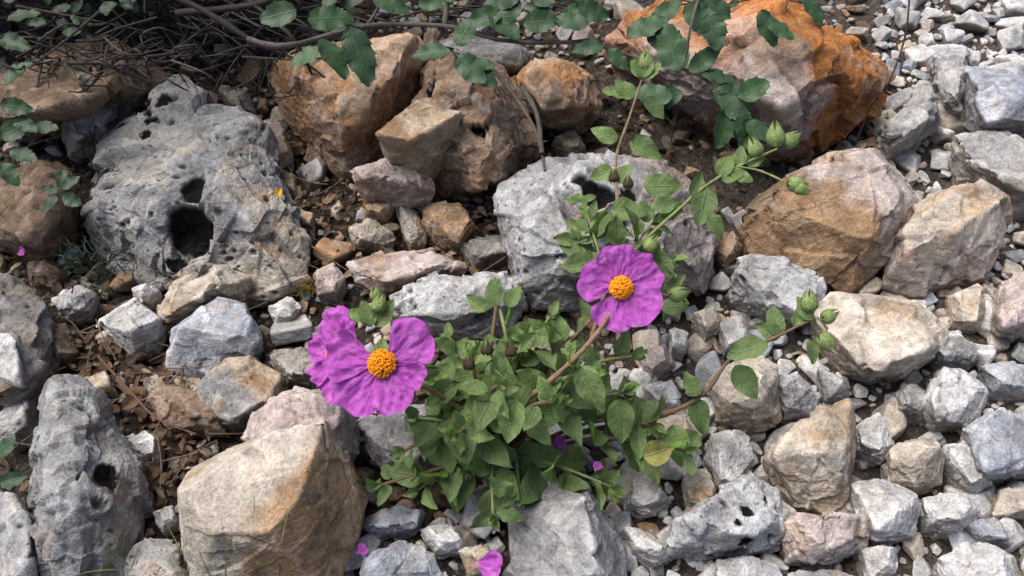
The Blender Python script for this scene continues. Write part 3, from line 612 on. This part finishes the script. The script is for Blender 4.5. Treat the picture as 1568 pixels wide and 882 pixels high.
OE=[(470,30,70,0,.2),(490,60,72,-70,.19),(500,20,60,60,.2),(535,40,95,-75,.2),(520,10,50,30,.2),(455,15,60,200,.2),(490,75,50,200,.18),(690,80,60,170,.17),(700,85,60,-60,.17),(705,90,70,-40,.16),(700,70,50,60,.17),(720,95,40,-10,.16),
(930,75,45,-30,.16),(925,70,50,200,.16),(960,55,70,20,.18),(990,50,62,-20,.18),(1000,40,60,50,.18),(1050,5,70,-60,.2),(1060,-10,70,-30,.2),(1085,20,60,-80,.2),(1040,110,80,100,.16),(1055,110,62,40,.16),(1070,110,60,-10,.16),(1030,150,62,170,.15),(1045,140,60,200,.15),
(1090,140,70,-20,.15),(1100,145,66,-60,.15),(1130,150,55,30,.15),(1140,165,50,-90,.15),(1140,190,50,-30,.14),(1150,180,55,-110,.14),(1110,170,60,-100,.14),(1165,15,60,-60,.19),(1175,30,50,-40,.19),(1180,-5,60,20,.2),(900,40,55,170,.17),(860,30,50,30,.17),(850,30,50,150,.17),(800,35,55,10,.17),(790,30,60,100,.17),(770,20,60,200,.18),(740,10,60,30,.18),(820,10,60,60,.18),(880,10,55,-20,.18),
(640,10,60,20,.18),(610,5,50,150,.18),(570,-5,60,-20,.19),(750,20,60,-50,.18),(690,5,50,100,.19),(1230,-5,50,-50,.17),
(10,130,50,60,.15),(0,160,50,10,.15),(20,180,45,-40,.14),(0,210,50,20,.13),(15,230,45,-30,.12),(0,250,45,-60,.12),(50,195,38,10,.13),(10,30,50,20,.17),(0,60,50,-30,.16),(95,50,30,0,.13),(100,110,28,20,.12),(125,115,26,-60,.12),
(95,290,32,20,.09),(90,292,32,160,.09),(95,300,34,-20,.09),(88,300,34,220,.09),(95,288,30,90,.09),(-5,700,40,40,.05),(0,740,40,10,.05)]
for (u,v,l,a,z) in OE:
    p=G(u,v,z); oleaf(O,p,idir(a+rng.normal(0,8)),upn(.3),l*mpp(p),ocol()*(1.2 if u>400 else .8))
def inframe(p,m=20):
    u,v,_=pix(np.array([p])); return -m<u[0]<1568+m and -m<v[0]<882+m
for k in range(80):
    u=rng.uniform(-30,200) if k<30 else rng.uniform(-30,1180); v=rng.uniform(-60,40) if k<30 else rng.uniform(-60,8); z=rng.uniform(.08,.18)
    p=G(u,v,z); oleaf(O,p,idir(rng.uniform(0,360)),upn(.5),rng.uniform(.014,.024),ocol()*.45)
for k in range(60):
    x=rng.uniform(-1.3,.35); y=rng.uniform(1.0,1.9); h=rng.uniform(.25,.7)
    a=np.array([x,y,0]); b=a+np.array([rng.normal(0,.1),rng.normal(-.05,.1),h])
    if inframe((a*.5+b*.5),60): continue
    tube(B,[a,(a+b)/2+rng.normal(0,.02,3),b],[.006,.002],BK,6)
cnt=0
while cnt<4600:
    if cnt%3==0: p=np.array([rng.uniform(-1.3,.45),rng.uniform(.95,1.9),rng.uniform(.12,.75)])
    else: p=np.array([rng.uniform(-1.15,-.28),rng.uniform(.88,1.25),rng.uniform(.12,.42)])  # dense leaf cluster added out of view to shade the top-left corner
    if p[0]>.0 and p[1]<1.15: continue
    if inframe(p,55): continue
    oleaf(O,p,rng.normal(0,1,3),upn(.5),rng.uniform(.028,.045),ocol()); cnt+=1
O.make('leaves',M_OL,oak); B.make('branches',M_BARK,oak)
# ---------------------------------------------------------------- litter
LT_=Acc(); 
def litter(q,n,z0,z1,dk=1.):
    poly=zone(q); lo,hi=poly.min(0),poly.max(0); k=0
    while k<n:
        c=rng.uniform(lo,hi)
        if not inpoly(c[None],poly)[0]: continue
        a=rng.uniform(0,6.28); col=np.array([(.18,.105,.06),(.26,.17,.10),(.10,.062,.04),(.34,.27,.19)][rng.integers(4)])*rng.uniform(.7,1.2)*dk
        cleaf(LT_,np.array([c[0],c[1],gz(*c)+rng.uniform(z0,z1)]),[math.cos(a),math.sin(a),rng.normal(0,.3)],[rng.normal(0,.5),rng.normal(0,.5),1],rng.uniform(.008,.022),col,wr=rng.uniform(.12,.3),curl=rng.uniform(-.4,.9)); k+=1
litter([(440,200),(770,200),(800,430),(500,450),(440,330)],420,.002,.02,.8)
litter([(100,520),(270,520),(340,680),(300,760),(200,800),(130,640)],260,.002,.014,.8)
litter([(0,380),(120,380),(240,560),(100,600),(0,480)],120,.002,.014,.65)
litter([(0,0),(420,0),(440,130),(0,260)],420,.002,.02,.28)  # litter colour darkened to stand in for shade under the shrub
litter([(900,80),(1200,80),(1240,300),(1090,300),(900,220)],160,.002,.02,.35)  # dark-coloured litter standing in for shadow under the oak leaves
litter([(1000,450),(1560,400),(1560,880),(560,880)],70,.004,.014)
litter([(1260,150),(1360,120),(1360,260),(1260,230)],60,.003,.015)
LT_.make('leaf_litter',M_LIT)
TW=Acc()
for k in range(150):
    u,v=(rng.uniform(60,360),rng.uniform(500,720)) if k%3==0 else ((rng.uniform(430,800),rng.uniform(200,430)) if k%3==1 else (rng.uniform(0,460),rng.uniform(60,300)))
    p=G(u,v,0); a=rng.uniform(0,6.28); l=rng.uniform(.02,.06); q=p+np.array([math.cos(a)*l,math.sin(a)*l,0]); z=rng.uniform(.003,.02)
    p[2]=z;q[2]=max(.003,z+rng.normal(0,.008)); tube(TW,[p,(p+q)/2+rng.normal(0,.003,3),q],[.0009,.0005],np.array([.16,.11,.075])*rng.uniform(.5,1.5),5)
tube(TW,[G(150,545,.02),G(200,600,.02),G(240,640,.03),G(300,665,.03)],[.0014,.0012,.001,.0008],(.12,.07,.045),6)
TW.make('twigs',M_BARK)
yl=Acc(); cleaf(yl,G(412,315,.05),idir(60),upn(.2),.022,np.array([.75,.38,.03]),wr=.25); yl.make('fallen_yellow_leaf',M_LIT)
def blades(name,pts,n,spread,l0,l1,w,col,lean):
    A=Acc()
    for (u,v,z) in pts:
        c=G(u,v,z)
        for k in range(n):
            b=c+np.array([rng.normal(0,spread),rng.normal(0,spread),0]); a=rng.uniform(0,6.28); L=rng.uniform(l0,l1); ln=rng.uniform(.2,1)*lean
            d=np.array([math.cos(a)*ln,math.sin(a)*ln,1]); d=nrm(d); side=nrm(np.cross(d,[rng.normal(),rng.normal(),.2])); V=[]
            for i in range(6):
                t=i/5; p=b+d*L*t+np.array([math.cos(a),math.sin(a),-.8])*L*ln*.5*t*t; ww=w*(1-t**1.5)+.00005; V+= [p-side*ww,p+side*ww]
            A.add(np.array(V),gridF(6,2),col=np.array(col)*rng.uniform(.7,1.3))
    return A.make(name,M_GRS)
blades('grass_tuft',[(215,890,.01),(300,905,.01),(355,900,.03)],16,.01,.04,.10,.0008,(.28,.29,.09),.7)
blades('grass_tuft',[(10,730,.01)],14,.008,.02,.05,.0006,(.07,.15,.05),.9)
blades('moss',[(868,752,.03),(872,738,.03)],260,.008,.004,.010,.0003,(.05,.075,.015),1.)
blades('moss',[(468,445,.02),(478,435,.02)],150,.005,.003,.008,.0003,(.16,.12,.025),1.)
blades('creeping_herb',[(150,400,.04),(120,390,.04),(165,420,.03),(60,330,.05),(30,350,.05)],45,.014,.008,.022,.0008,(.035,.06,.035),1.)
# ---------------------------------------------------------------- light
w=bpy.data.worlds.new("World"); scene.world=w; w.use_nodes=True; nt=w.node_tree
sky=nt.nodes.new('ShaderNodeTexSky'); sky.sky_type='NISHITA'; sky.sun_disc=False
EL,AZ=math.radians(64),math.radians(-70)   # azimuth from +Y, clockwise
sky.sun_elevation=EL; sky.sun_rotation=AZ; sky.air_density=.8; sky.dust_density=3
bg=nt.nodes['Background']; bg.inputs[1].default_value=.13; nt.links.new(sky.outputs[0],bg.inputs[0])
sl=bpy.data.lights.new('sun','SUN'); sl.energy=4.3; sl.angle=math.radians(48); sl.color=(1,.955,.905)
so=bpy.data.objects.new('sun',sl); scene.collection.objects.link(so)
dv=Vector((math.sin(AZ)*math.cos(EL),math.cos(AZ)*math.cos(EL),math.sin(EL))); so.rotation_euler=dv.to_track_quat('Z','Y').to_euler()
scene.view_settings.view_transform='Standard'; scene.view_settings.look='None'; scene.view_settings.exposure=0
